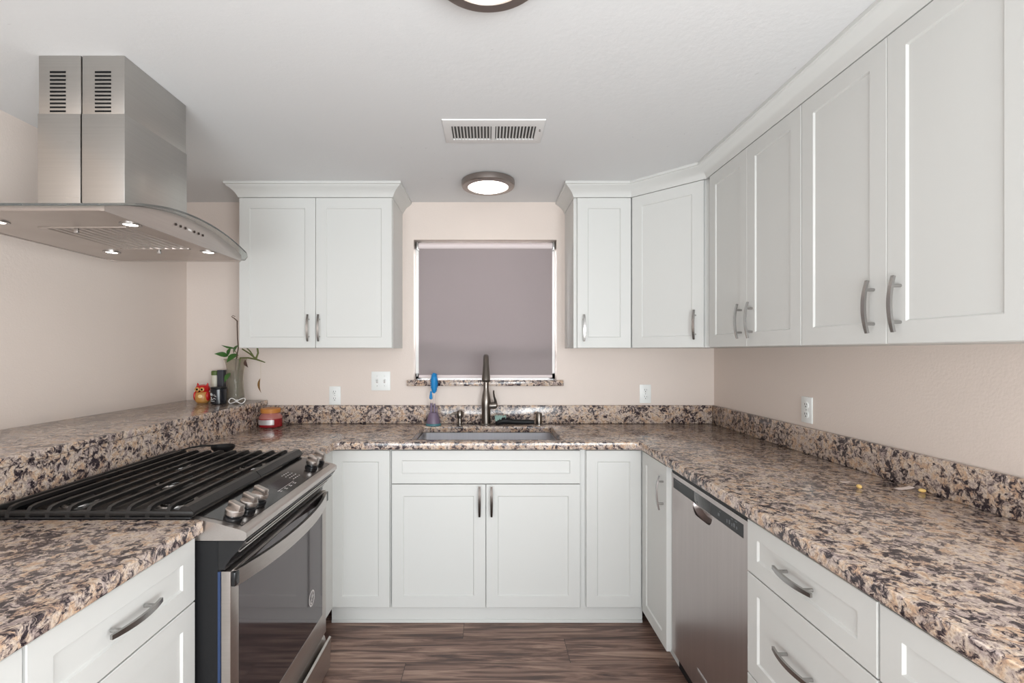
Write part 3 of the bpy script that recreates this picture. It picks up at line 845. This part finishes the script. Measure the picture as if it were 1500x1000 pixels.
# ---------------------------------------------------------------- dishwasher
t = thing('dishwasher', 'stainless steel dishwasher with dark control strip under the right counter', 'dishwasher', (1.05, 1.735, 0)); o = t.location[:]
WXf = 0.785; wy0, wy1 = 1.4165, 2.041
MB().box(WXf+0.03, 1.36, wy0+0.002, wy1-0.002, 0.012, 0.866).build('tub', M['blackmat'], t, o)
py0, py1, pz0, pz1 = 1.675, 1.835, 0.742, 0.784
cz0, cz1, cy0, cy1 = 0.786, 0.829, 1.468, 2.026
dp = grid_slab([wy0+0.002, cy0, py0, py1, cy1, wy1-0.002], [0.09, pz0, pz1, cz0, cz1, 0.846],
               lambda y, z: not (cy0 < y < cy1 and cz0 < z < cz1) and not (py0 < y < py1 and pz0 < z < pz1), -(WXf+0.029), -WXf, 0.0,
               [(py0, pz0), (py1, pz0)], 0.035)
dp.xform(Matrix(((0, 0, -1, 0), (1, 0, 0, 0), (0, 1, 0, 0), (0, 0, 0, 1))))
dd = dp.build('door', M['steel_dw'], t, o)
MB().box(WXf+0.001, WXf+0.02, cy0+0.0003, cy1-0.0003, cz0+0.0003, cz1-0.0003).build('control_strip', M['strip'], dd, o)
pk = MB()
lp = []
for x, sc_ in ((WXf+0.004, 1.0), (WXf+0.018, 0.94), (WXf+0.028, 0.8)):
    l = [(x, (py0+py1)/2 + (py1-py0)/2*sc_*math.cos(a), pz1-0.0005 - (pz1-pz0)*sc_*abs(math.sin(a))**0.7) for a in [PI*k/18 for k in range(19)]]
    lp.append(l)
pk.loft(lp, False, True, True)
pk.build('grip_pocket', M['steel_dw'], dd, o)
MB().box(WXf+0.0004, WXf+0.004, 1.688, 1.822, cz0-0.004, cz0+0.042, 0.001).build('grip_panel', M['ctlblack'], dd, o)
dim = simple('dim_grey_print', lin(104, 106, 110), 0.5)
for grp in (((1.628, 0.806, 0.012, 0.010), (1.62, 0.818, 0.007, 0.003)),
            ((1.572, 0.804, 0.006, 0.012), (1.556, 0.806, 0.008, 0.014), (1.54, 0.803, 0.006, 0.010), (1.526, 0.806, 0.009, 0.013), (1.51, 0.803, 0.007, 0.009), (1.54, 0.8215, 0.012, 0.003), (1.515, 0.8215, 0.014, 0.003)),
            tuple((1.95+0.013*k, 0.820, 0.008, 0.0025) for k in range(5))):
    ic = MB()
    for yy, zz, w_, h_ in grp:
        ic.box(WXf+0.0004, WXf+0.002, yy-w_/2, yy+w_/2, zz-h_/2, zz+h_/2)
    ic.build('printed_icons', dim, dd, o)
MB().box(WXf+0.0005, WXf+0.03, wy0+0.002, wy1-0.002, 0.848, 0.8765).build('gap_shade_strip', M['blackmat'], t, o)  # black strip painting the shade in the gap below the counter
MB().box(WXf-0.0015, WXf+0.001, 1.715, 1.79, 0.168, 0.177).build('badge', M['silver'], dd, o)
MB().box(WXf+0.06, WXf+0.07, wy0+0.002, wy1-0.002, 0.0, 0.088).build('toe_panel', M['blackmat'], t, o)

# ---------------------------------------------------------------- range hood
HY0, HY1, HYc = 1.335, 2.14, 1.7375
GX0, GX1 = -1.680, -1.0535
t = thing('range_hood', 'stainless island range hood with curved glass canopy hanging from the ceiling', 'range hood', (-1.28, 1.66, HC)); o = t.location[:]
def arcz(y, base, sag):
    s = (y-HYc)/((HY1-HY0)/2)
    return base+sag*(1-s*s)
NA = 28
ys = [HY0+(HY1-HY0)*k/NA for k in range(NA+1)]
gl = MB()
ins_ = lambda k: 0.035*max(0, (abs(k-NA/2)-(NA/2-2))/2)**2
gl.loft([[(GX0+ins_(k), y, arcz(y, 1.768, 0.072)), (GX1-ins_(k), y, arcz(y, 1.768, 0.072)), (GX1-ins_(k), y, arcz(y, 1.775, 0.072)), (GX0+ins_(k), y, arcz(y, 1.775, 0.072))] for k, y in enumerate(ys)])
gl.build('glass_canopy', M['hoodglass'], t, o)
# steel body: flat bottom rim, arched top under the glass
SXa, SXb = -1.652, -1.082
by0, by1 = HY0+0.012, HY1-0.045
yb = [by0+(by1-by0)*k/NA for k in range(NA+1)]
arcp = [(y, arcz(y, 1.7665, 0.072)) for y in yb]
bd = MB()
for xa, xb in ((SXa, SXa+0.012), (SXb-0.012, SXb)):
    bd.loft([[(xa, y, 1.757), (xb, y, 1.757), (xb, y, z), (xa, y, z)] for y, z in arcp])
bd.loft([[(SXa+0.012, y, z-0.010), (SXb-0.012, y, z-0.010), (SXb-0.012, y, z), (SXa+0.012, y, z)] for y, z in arcp])
bd.build('canopy_body', M['steel_y'], t, o)
fx0, fx1, fy0_, fy1_ = -1.44, -1.155, 1.525, 1.86
un = grid_slab([SXa+0.012, fx0, fx1, SXb-0.012], [by0+0.002, fy0_, fy1_, by1-0.002], lambda x, y: not (fx0 < x < fx1 and fy0_ < y < fy1_), 1.7585, 1.7625)
un.build('underside_panel', M['steel'], t, o)
MB().box(SXa+0.005, SXb-0.005, by1-0.006, by1+0.004, 1.755, 1.769).build('edge_strip', M['steel'], t, o)
fl = MB()
ns = 10
for k in range(ns):
    xx = fx0+0.012+(fx1-fx0-0.024)*k/(ns-1)
    fl.prism([(xx-0.011, 1.7625), (xx-0.008, 1.7572), (xx+0.004, 1.7572), (xx+0.007, 1.7625)], 'y', fy0_+0.006, fy1_-0.006)
for a in ((fx0, fx1, fy0_, fy0_+0.014), (fx0, fx1, fy1_-0.014, fy1_)):
    fl.box(a[0]+0.001, a[1]-0.001, a[2]+0.001, a[3]-0.001, 1.756, 1.766, 0.001)
fl.box(fx0+0.002, fx1-0.002, fy0_+0.002, fy1_-0.002, 1.768, 1.770)
fl.build('baffle_filter', M['steel'], t, o)
MB().box(-1.325, -1.312, fy0_+0.002, fy0_+0.010, 1.740, 1.757, 0.002).build('filter_latch', M['nickel'], t, o)
MB().box(-1.283, -1.270, fy1_-0.010, fy1_-0.002, 1.740, 1.757, 0.002).build('filter_latch', M['nickel'], t, o)
for lx, ly in ((-1.115, 1.49), (-1.115, 1.905), (-1.50, 1.46), (-1.50, 1.905)):
    rg = MB().lathe([(0.030, 1.7585), (0.030, 1.755), (0.022, 1.754), (0.020, 1.7575)], (lx, ly, 0), 24).build('lamp_ring', M['nickel'], t, o)
    MB().lathe([(0.0195, 1.7572), (0.0195, 1.7552), (0.004, 1.7548)], (lx, ly, 0), 20).build('lamp_lens', M['led'], rg, o)
for k, yy in enumerate((1.655, 1.681, 1.707, 1.733, 1.759, 1.785, 1.811)):
    if k != 3:
        MB().lathe([(0.0045, 0), (0.0045, 0.003), (0.002, 0.0035)], (SXb, yy, 1.801), 12, (1, 0, 0)).build('button', M['darkmetal'], t, o)
MB().box(SXb, SXb+0.001, 1.724, 1.742, 1.7975, 1.8045).build('indicator', M['iconwhite'], t, o)
CX0, CX1, CY0, CY1, CXm = -1.416, -1.142, 1.5015, 1.812, -1.279
zs = 2.108
lo = MB()
lo.box(CX0, CXm-0.0022, CY0, CY1, 1.80, zs, 0.0015); lo.box(CXm+0.0022, CX1, CY0, CY1, 1.80, zs, 0.0015)
lo.build('lower_duct_cover', M['duct'], t, o)
hi = MB()
hi.box(CX0+0.002, CXm-0.0022, CY0+0.002, CY1-0.002, zs, HC-0.0005, 0.0015); hi.box(CXm+0.0022, CX1-0.002, CY0+0.002, CY1-0.002, zs, HC-0.0005, 0.0015)
hu = hi.build('upper_duct_cover', M['duct'], t, o)
MB().box(CXm-0.0022, CXm+0.0022, CY0+0.008, CY1-0.008, 1.80, HC-0.001).build('seam', M['blackmat'], t, o)
for pxa, pxb in ((72.5, 95.5), (138.5, 162.0)):
    vs_ = MB()
    xa = (pxa-715)*1.5015/700; xb = (pxb-715)*1.5015/700
    for k in range(11):
        zz = 1.36+(515-(105.0+5.75*k))*1.5015/700
        vs_.box(xa, xb, CY0+0.0008, CY0+0.006, zz-0.0026, zz+0.0026)
    vs_.build('vent_slots', M['slot'], hu, o)

# ---------------------------------------------------------------- ceiling lights and vent
def ceil_light(y, label):
    t = thing('ceiling_light', label, 'ceiling light', (0.0, y, HC), 0, 'round ceiling lights')
    MB().lathe([(0.132, -0.0005), (0.143, -0.006), (0.1445, -0.020), (0.143, -0.034), (0.139, -0.039), (0.1105, -0.041), (0.109, -0.037)], seg=64, cap1=False).build('rim', M['rim'], t)
    MB().lathe([(0.1095, -0.037), (0.104, -0.0405), (0.07, -0.0425), (0.01, -0.0435)], seg=48).build('lens', M['lamp'], t)
    return t
ceil_light(2.60, 'round brushed metal ceiling light glowing above the sink window')
ceil_light(1.12, 'round ceiling light cut off by the top edge of the picture')
t = thing('ceiling_vent', 'white rectangular slatted air vent in the ceiling before the window', 'vent', (0.023, 2.018, HC)); o = t.location[:]
vx0, vx1, vy0, vy1 = -0.187, 0.233, 1.913, 2.124
fr = MB()
def vr(e, z): return [(vx0+e, vy0+e, z), (vx1-e, vy0+e, z), (vx1-e, vy1-e, z), (vx0+e, vy1-e, z)]
def vr2(z): return [(vx0+0.035, vy0+0.048, z), (vx1-0.035, vy0+0.048, z), (vx1-0.035, vy1-0.040, z), (vx0+0.035, vy1-0.040, z)]
fr.loft([vr(0, HC-0.0005), vr(0.002, HC-0.005), vr(0.012, HC-0.008), vr2(HC-0.008), vr2(HC-0.0005)], False, False)
fr.box(0.014, 0.030, vy0+0.047, vy1-0.039, HC-0.0085, HC-0.002)
fr.build('frame', M['ventpaint'], t, o)
MB().box(vx0+0.030, vx1-0.030, vy0+0.04, vy1-0.035, HC-0.0016, HC-0.0006).build('cavity', M['ventdark'], t, o)
for xa, xb, a in ((vx0+0.037, 0.014, 1), (0.030, vx1-0.037, -1)):
    for k in range(12):
        xx = xa+(xb-xa)*(k+0.5)/12
        sl = MB().box(-0.0035, 0.0035, vy0+0.049, vy1-0.041, -0.0008, 0.0008)
        sl.xform(Matrix.Translation((xx, 0, HC-0.0058)) @ Matrix.Rotation(0.7*a, 4, 'Y'))
        sl.build('slat', M['ventpaint'], t, o)
MB().tube([(vx1-0.018, vy0+0.075, HC-0.008), (vx1-0.018, vy0+0.075, HC-0.016)], 0.003, 8).build('lever', M['nickel'], t, o)

# ---------------------------------------------------------------- outlets and switch
def outlet(label, mat):
    t = thing('outlet', label, 'outlet', mat.translation, mat.to_euler().z)
    MB().box(-0.0355, 0.0355, -0.006, -0.0004, -0.0575, 0.0575, 0.002).build('cover_plate', M['plate'], t)
    for zc in (0.021, -0.021):
        r = MB().lathe([(0.0165, 0.005), (0.0165, 0.0078), (0.015, 0.0085)], (0, 0, zc), 24, (0, -1, 0)).build('receptacle', M['plate'], t)
        q = MB()
        q.box(-0.0075, -0.0050, -0.0090, -0.0080, zc, zc+0.009); q.box(0.0050, 0.0072, -0.0090, -0.0080, zc+0.001, zc+0.008)
        q.cyl((0, -0.0080, zc-0.0065), (0, -0.0090, zc-0.0065), 0.0027, seg=10)
        q.build('slots', M['slot'], r)
    MB().cyl((0, -0.006, 0), (0, -0.0072, 0), 0.0025, seg=10).build('screw', M['nickel'], t)
outlet('white wall outlet left of the window, just above the backsplash near the candle', Matrix.Translation((-0.954, D, 1.0875)))
outlet('white wall outlet right of the window on the back wall', Matrix.Translation((0.979, D, 1.098)))
outlet('white wall outlet on the right wall above the counter', Matrix.Translation((XR, 2.107, 1.104)) @ Matrix.Rotation(-PI/2, 4, 'Z'))
t = thing('switch_plate', 'white double switch plate on the back wall left of the window', 'switch', (-0.668, D, 1.178))
MB().box(-0.059, 0.059, -0.006, -0.0004, -0.059, 0.059, 0.002).build('cover_plate', M['plate'], t)
for xc in (-0.023, 0.023):
    MB().box(xc-0.0055, xc+0.0055, -0.0075, -0.005, -0.0125, 0.0125, 0.001).build('toggle_slot', M['icon'], t)
    MB().prism([(-0.006, -0.006), (-0.006, 0.006), (-0.018, 0.013), (-0.020, 0.009)], 'x', xc-0.004, xc+0.004).build('toggle', M['plate'], t)
    for zc in (-0.030, 0.030):
        MB().cyl((xc, -0.006, zc), (xc, -0.0072, zc), 0.0028, seg=10).build('screw', M['nickel'], t)

# ---------------------------------------------------------------- candle on the counter
cx, cy = -1.292, 2.84
t = thing('scented_candle', 'red jar candle with wooden lid on the counter corner below the bar ledge', 'candle', (cx, cy, CT)); o = t.location[:]
MB().lathe([(0.060, CT+0.0005), (0.065, CT+0.004), (0.066, CT+0.02), (0.066, CT+0.052)], (cx, cy, 0), 40).build('jar', M['red'], t, o)
MB().lathe([(0.066, CT+0.052), (0.064, CT+0.064), (0.054, CT+0.076), (0.050, CT+0.080), (0.050, CT+0.085)], (cx, cy, 0), 40).build('jar_shoulder', M['waxpale'], t, o)
MB().lathe([(0.055, CT+0.085), (0.056, CT+0.088), (0.056, CT+0.106), (0.053, CT+0.110)], (cx, cy, 0), 40).build('lid', M['wood'], t, o)
lb = MB()
ang = [-PI/2-0.15+(-0.85+1.7*k/20) for k in range(21)]
lb.loft([[(cx+r*math.cos(a), cy+r*math.sin(a), z) for r, z in ((0.0662, CT+0.018), (0.0668, CT+0.018), (0.0668, CT+0.047), (0.0662, CT+0.047))] for a in ang])
lb.build('label', M['silver'], t, o)

# ---------------------------------------------------------------- bar ledge: figurine, jar, bottles, vase, plant, cable
Z = ZB
cx, cy = -1.672, 2.80
t = thing('owl_figurine', 'small red and gold owl figurine leftmost on the bar ledge', 'figurine', (cx, cy, Z)); o = t.location[:]
MB().lathe([(0.028, Z+0.0005), (0.037, Z+0.010), (0.041, Z+0.032), (0.038, Z+0.055), (0.032, Z+0.066)], (cx, cy, 0), 24).build('body', M['figgold'], t, o)
MB().lathe([(0.031, Z+0.064), (0.038, Z+0.076), (0.038, Z+0.090), (0.030, Z+0.102), (0.010, Z+0.108)], (cx, cy, 0), 24).build('head', M['figred'], t, o)
ea = MB()
for s in (-1, 1):
    ea.cyl((cx+s*0.024, cy, Z+0.092), (cx+s*0.030, cy, Z+0.117), 0.011, 0.002, 10)
ea.build('ear_tufts', M['figred'], t, o)
ey = MB()
for s in (-1, 1):
    ey.lathe([(0.013, 0), (0.013, 0.004), (0.009, 0.006)], (cx+s*0.014+0.004, cy-0.036, Z+0.082), 16, (0.1, -1, 0.05))
ey.build('eye_discs', M['figgold'], t, o)
pu = MB()
for s in (-1, 1):
    pu.lathe([(0.006, 0), (0.005, 0.002)], (cx+s*0.014+0.005, cy-0.042, Z+0.082), 12, (0.1, -1, 0.05))
pu.cyl((cx+0.004, cy-0.036, Z+0.074), (cx+0.005, cy-0.048, Z+0.066), 0.006, 0.001, 8)
pu.build('pupils_and_beak', M['slot'], t, o)
wg = MB()
for s in (-1, 1):
    wg.ball((cx+s*0.036, cy-0.008, Z+0.042), 0.02, (0.55, 0.9, 1.4))
wg.build('wings', M['figred'], t, o)
MB().ball((cx+0.003, cy-0.026, Z+0.038), 0.02, (1.0, 0.75, 1.2)).build('belly', M['figcream'], t, o)

cx, cy = -1.554, 2.757
t = thing('black_jar', 'black cylindrical jar with white lettering between the owl figurine and the vase', 'jar', (cx, cy, Z)); o = t.location[:]
MB().lathe([(0.040, Z+0.0005), (0.042, Z+0.003), (0.042, Z+0.084), (0.040, Z+0.087)], (cx, cy, 0), 32).build('body', M['navy'], t, o)
MB().lathe([(0.0405, Z+0.087), (0.0425, Z+0.089), (0.0425, Z+0.095), (0.038, Z+0.097)], (cx, cy, 0), 32).build('lid', M['blackmat'], t, o)
lt = MB()
def onjar(a, z): return (cx+0.0425*math.cos(a), cy+0.0425*math.sin(a), z)
for seq in ([(0, 62), (4, 50), (8, 64), (12, 48), (15, 60)], [(18, 50), (21, 57), (25, 52), (22, 47), (28, 45)], [(2, 38), (8, 40), (10, 30), (4, 28), (14, 27), (20, 36), (26, 30)], [(3, 20), (12, 18), (22, 20)]):
    lt.tube([onjar(-2.35+u_*0.035, Z+v_*0.001) for u_, v_ in seq], 0.0016, 6)
lt.build('lettering', M['iconwhite'], t, o)
bx1, by1b = -1.655, 2.90
t = thing('small_bottle', 'slim cream bottle with green cap standing behind the black jar', 'bottle', (bx1, by1b, Z)); o = t.location[:]
MB().lathe([(0.020, Z+0.0005), (0.022, Z+0.004), (0.022, Z+0.150), (0.019, Z+0.160)], (bx1, by1b, 0), 24).build('body', M['cream'], t, o)
MB().lathe([(0.0215, Z+0.158), (0.0225, Z+0.162), (0.0225, Z+0.180), (0.019, Z+0.185)], (bx1, by1b, 0), 24).build('cap', M['olivecap'], t, o)
one('slim_box', MB().box(-1.629, -1.592, 2.872, 2.908, Z+0.0005, Z+0.190, 0.002), M['boxgrey'], 'slim upright charcoal box between the cream bottle and the vase', 'box', (-1.61, 2.89, Z))

vx, vy = -1.518, 2.872
t = thing('glass_vase', 'waisted smoky glass vase on the end of the bar ledge', 'vase', (vx, vy, Z)); o = t.location[:]
outer = [(0.046, 0.0005), (0.050, 0.006), (0.049, 0.03), (0.044, 0.09), (0.043, 0.14), (0.047, 0.19), (0.055, 0.23), (0.064, 0.258)]
inner = [(r-0.004, z) for r, z in outer[:1:-1]]
MB().lathe([(r, Z+z) for r, z in outer+inner]+[(0.040, Z+0.014)], (vx, vy, 0), 36).build('body', M['vase'], t, o)
MB().lathe([(0.038, Z+0.0145), (0.044, Z+0.02), (0.0395, Z+0.09), (0.0385, Z+0.14), (0.042, Z+0.185), (0.042, Z+0.19)], (vx, vy, 0), 32).build('water', M['vase'], t, o)

t = thing('plant_cutting', 'green leafy cutting with a long bare twig growing in the glass vase', 'plant', (vx, vy, Z+0.02)); o = t.location[:]
def P3(px, py, y): return Vector(((px-715)*y/700, y, 1.36-(py-515)*y/700))
sm = MB()
sm.tube([(vx+0.005, vy, Z+0.03), (vx-0.004, vy, Z+0.14), P3(346, 527, 2.84), P3(349, 510, 2.82), P3(348, 495, 2.80), P3(347.5, 478, 2.79), P3(347.5, 470, 2.79), P3(343, 466, 2.79), P3(339, 463.5, 2.79), P3(341, 462, 2.79), P3(344.5, 463.5, 2.79)], [0.004, 0.004, 0.0036, 0.0032, 0.003, 0.003, 0.004, 0.0028, 0.0022, 0.002, 0.0015], 8)
sm.build('twig', M['stem'], t, o)
sm = MB()
sm.tube([P3(349, 523, 2.84), P3(342, 522, 2.83), P3(333, 521, 2.82)], 0.0024, 7)
sm.tube([P3(349, 521, 2.84), P3(346, 516, 2.83), P3(343, 512, 2.82)], 0.0022, 7)
sm.build('leaf_stem', M['stemgreen'], t, o)
sm = MB()
sm.tube([(vx+0.01, vy, Z+0.03), (vx+0.012, vy, Z+0.15), P3(352, 524, 2.83), P3(364, 524, 2.78), P3(375, 526, 2.74), P3(388, 530.5, 2.70)], [0.005, 0.005, 0.005, 0.005, 0.0055, 0.003], 8)
sm.tube([P3(376, 526, 2.74), P3(366, 518, 2.76), P3(355, 511, 2.79)], [0.0055, 0.0045, 0.004], 8)
sm.tube([P3(375, 525, 2.74), P3(378, 517, 2.73), P3(377, 509, 2.73)], [0.0055, 0.005, 0.005], 8)
sm.tube([P3(371, 521, 2.75), P3(366, 514, 2.75), P3(361, 509, 2.76)], [0.004, 0.004, 0.003], 8)
sm.build('branch', M['stemgreen'], t, o)
def leaf(p0, p1, w, bend, roll=0.0):
    p0, p1 = Vector(p0), Vector(p1)
    d = p1-p0
    side = d.cross(Vector((0, -1, 0.25))).normalized()
    side = Matrix.Rotation(roll, 3, d.normalized()) @ side
    nr = side.cross(d).normalized()
    mb = MB(); loops = []
    n = 12
    for k in range(n+1):
        s = k/n
        ww = w*max(0.04, math.sin(PI*s**0.8))*(1-0.15*s)
        c = p0+d*s+nr*bend*math.sin(PI*s)
        loops.append([c-side*ww+nr*ww*0.25, c, c+side*ww+nr*ww*0.25, c+nr*-0.0012])
    return mb.loft(loops)
for a, b, w_, bd_, ro in (((334, 521), (314, 518), 0.017, 0.006, 0.2), ((333, 520), (339, 508), 0.012, 0.004, 0.3), ((342, 517), (349.5, 505), 0.015, 0.005, -0.2), ((345, 510), (324, 505), 0.007, -0.012, 0.3),
                          ((347, 518), (332, 531), 0.021, 0.006, 0.1), ((337, 546), (329, 560), 0.015, 0.005, 0.0)):
    leaf(P3(a[0], a[1], 2.82), P3(b[0], b[1], 2.77), w_, bd_, ro).build('leaf', M['leaf'], t, o)
leaf(P3(359, 527, 2.76), P3(363.5, 538, 2.75), 0.013, 0.006, 0.4).build('withered_leaf', simple('withered_leaf', lin(74, 52, 44), 0.7), t, o)
hl = MB()
hl.tube([P3(382, 529, 2.72), P3(382, 556, 2.72)], 0.0007, 5)
hl.build('hanging_thread', M['quartz'], t, o)
leaf(P3(381, 554, 2.72), P3(382.5, 575, 2.72), 0.011, 0.010, 0.5).build('dangling_dry_leaf', M['dryleaf'], t, o)

cab = []
for k in range(41):
    a = 2*PI*k/40
    cab.append((-1.452+0.046*math.sin(a), 2.762+0.010*math.sin(2*a)+0.006*math.cos(a), Z+0.0165+0.0135*math.sin(2*a)))
cb_ = MB().tube(cab, 0.0027, 8)
cb_.tube([(-1.456, 2.762, Z+0.010), (-1.452, 2.760, Z+0.0165), (-1.448, 2.762, Z+0.023)], 0.0045, 8)
one('cable', cb_, M['cord'], 'white cable looped in a figure eight in front of the glass vase', 'cable', (-1.452, 2.762, Z))

# ---------------------------------------------------------------- crumbs on the right counter
one('crumb', MB().ball((1.205, 1.552, CT+0.0075), 0.008, (0.85, 1.2, 0.85), 12, 8), M['corn'], 'yellow crumb out on the right counter, farthest from the backsplash', 'crumb', (1.205, 1.552, CT))
one('crumb', MB().ball((1.3735, 1.512, CT+0.0062), 0.009, (1.2, 1.0, 0.66), 12, 8), M['corn'], 'yellow crumb close against the right backsplash', 'crumb', (1.3735, 1.512, CT))
pw = MB()
pw.loft([[(1.322+0.02*math.cos(0.4)*0+0.046*s-0.0, 1.548+q*0.010-0.006*s, CT+0.001+0.008*s*s+hz) for q, hz in ((-1, 0), (1, 0), (1, 0.0008), (-1, 0.0008))] for s in (0, 0.25, 0.5, 0.75, 1.0)])
one('paper_scrap', pw, M['paper'], 'small curled scrap of paper beside the right backsplash', 'scrap', (1.34, 1.548, CT))
one('paper_scrap', MB().loft([[(1.206+0.022*s, 1.632+q*0.006*(1-0.7*s)-0.012*s, CT+0.0006+0.003*s*s+hz) for q, hz in ((-1, 0), (1, 0), (1, 0.0006), (-1, 0.0006))] for s in (0, 0.33, 0.66, 1.0)]), M['paper'],
    'tiny white flake behind the yellow crumb on the right counter', 'scrap', (1.21, 1.63, CT))
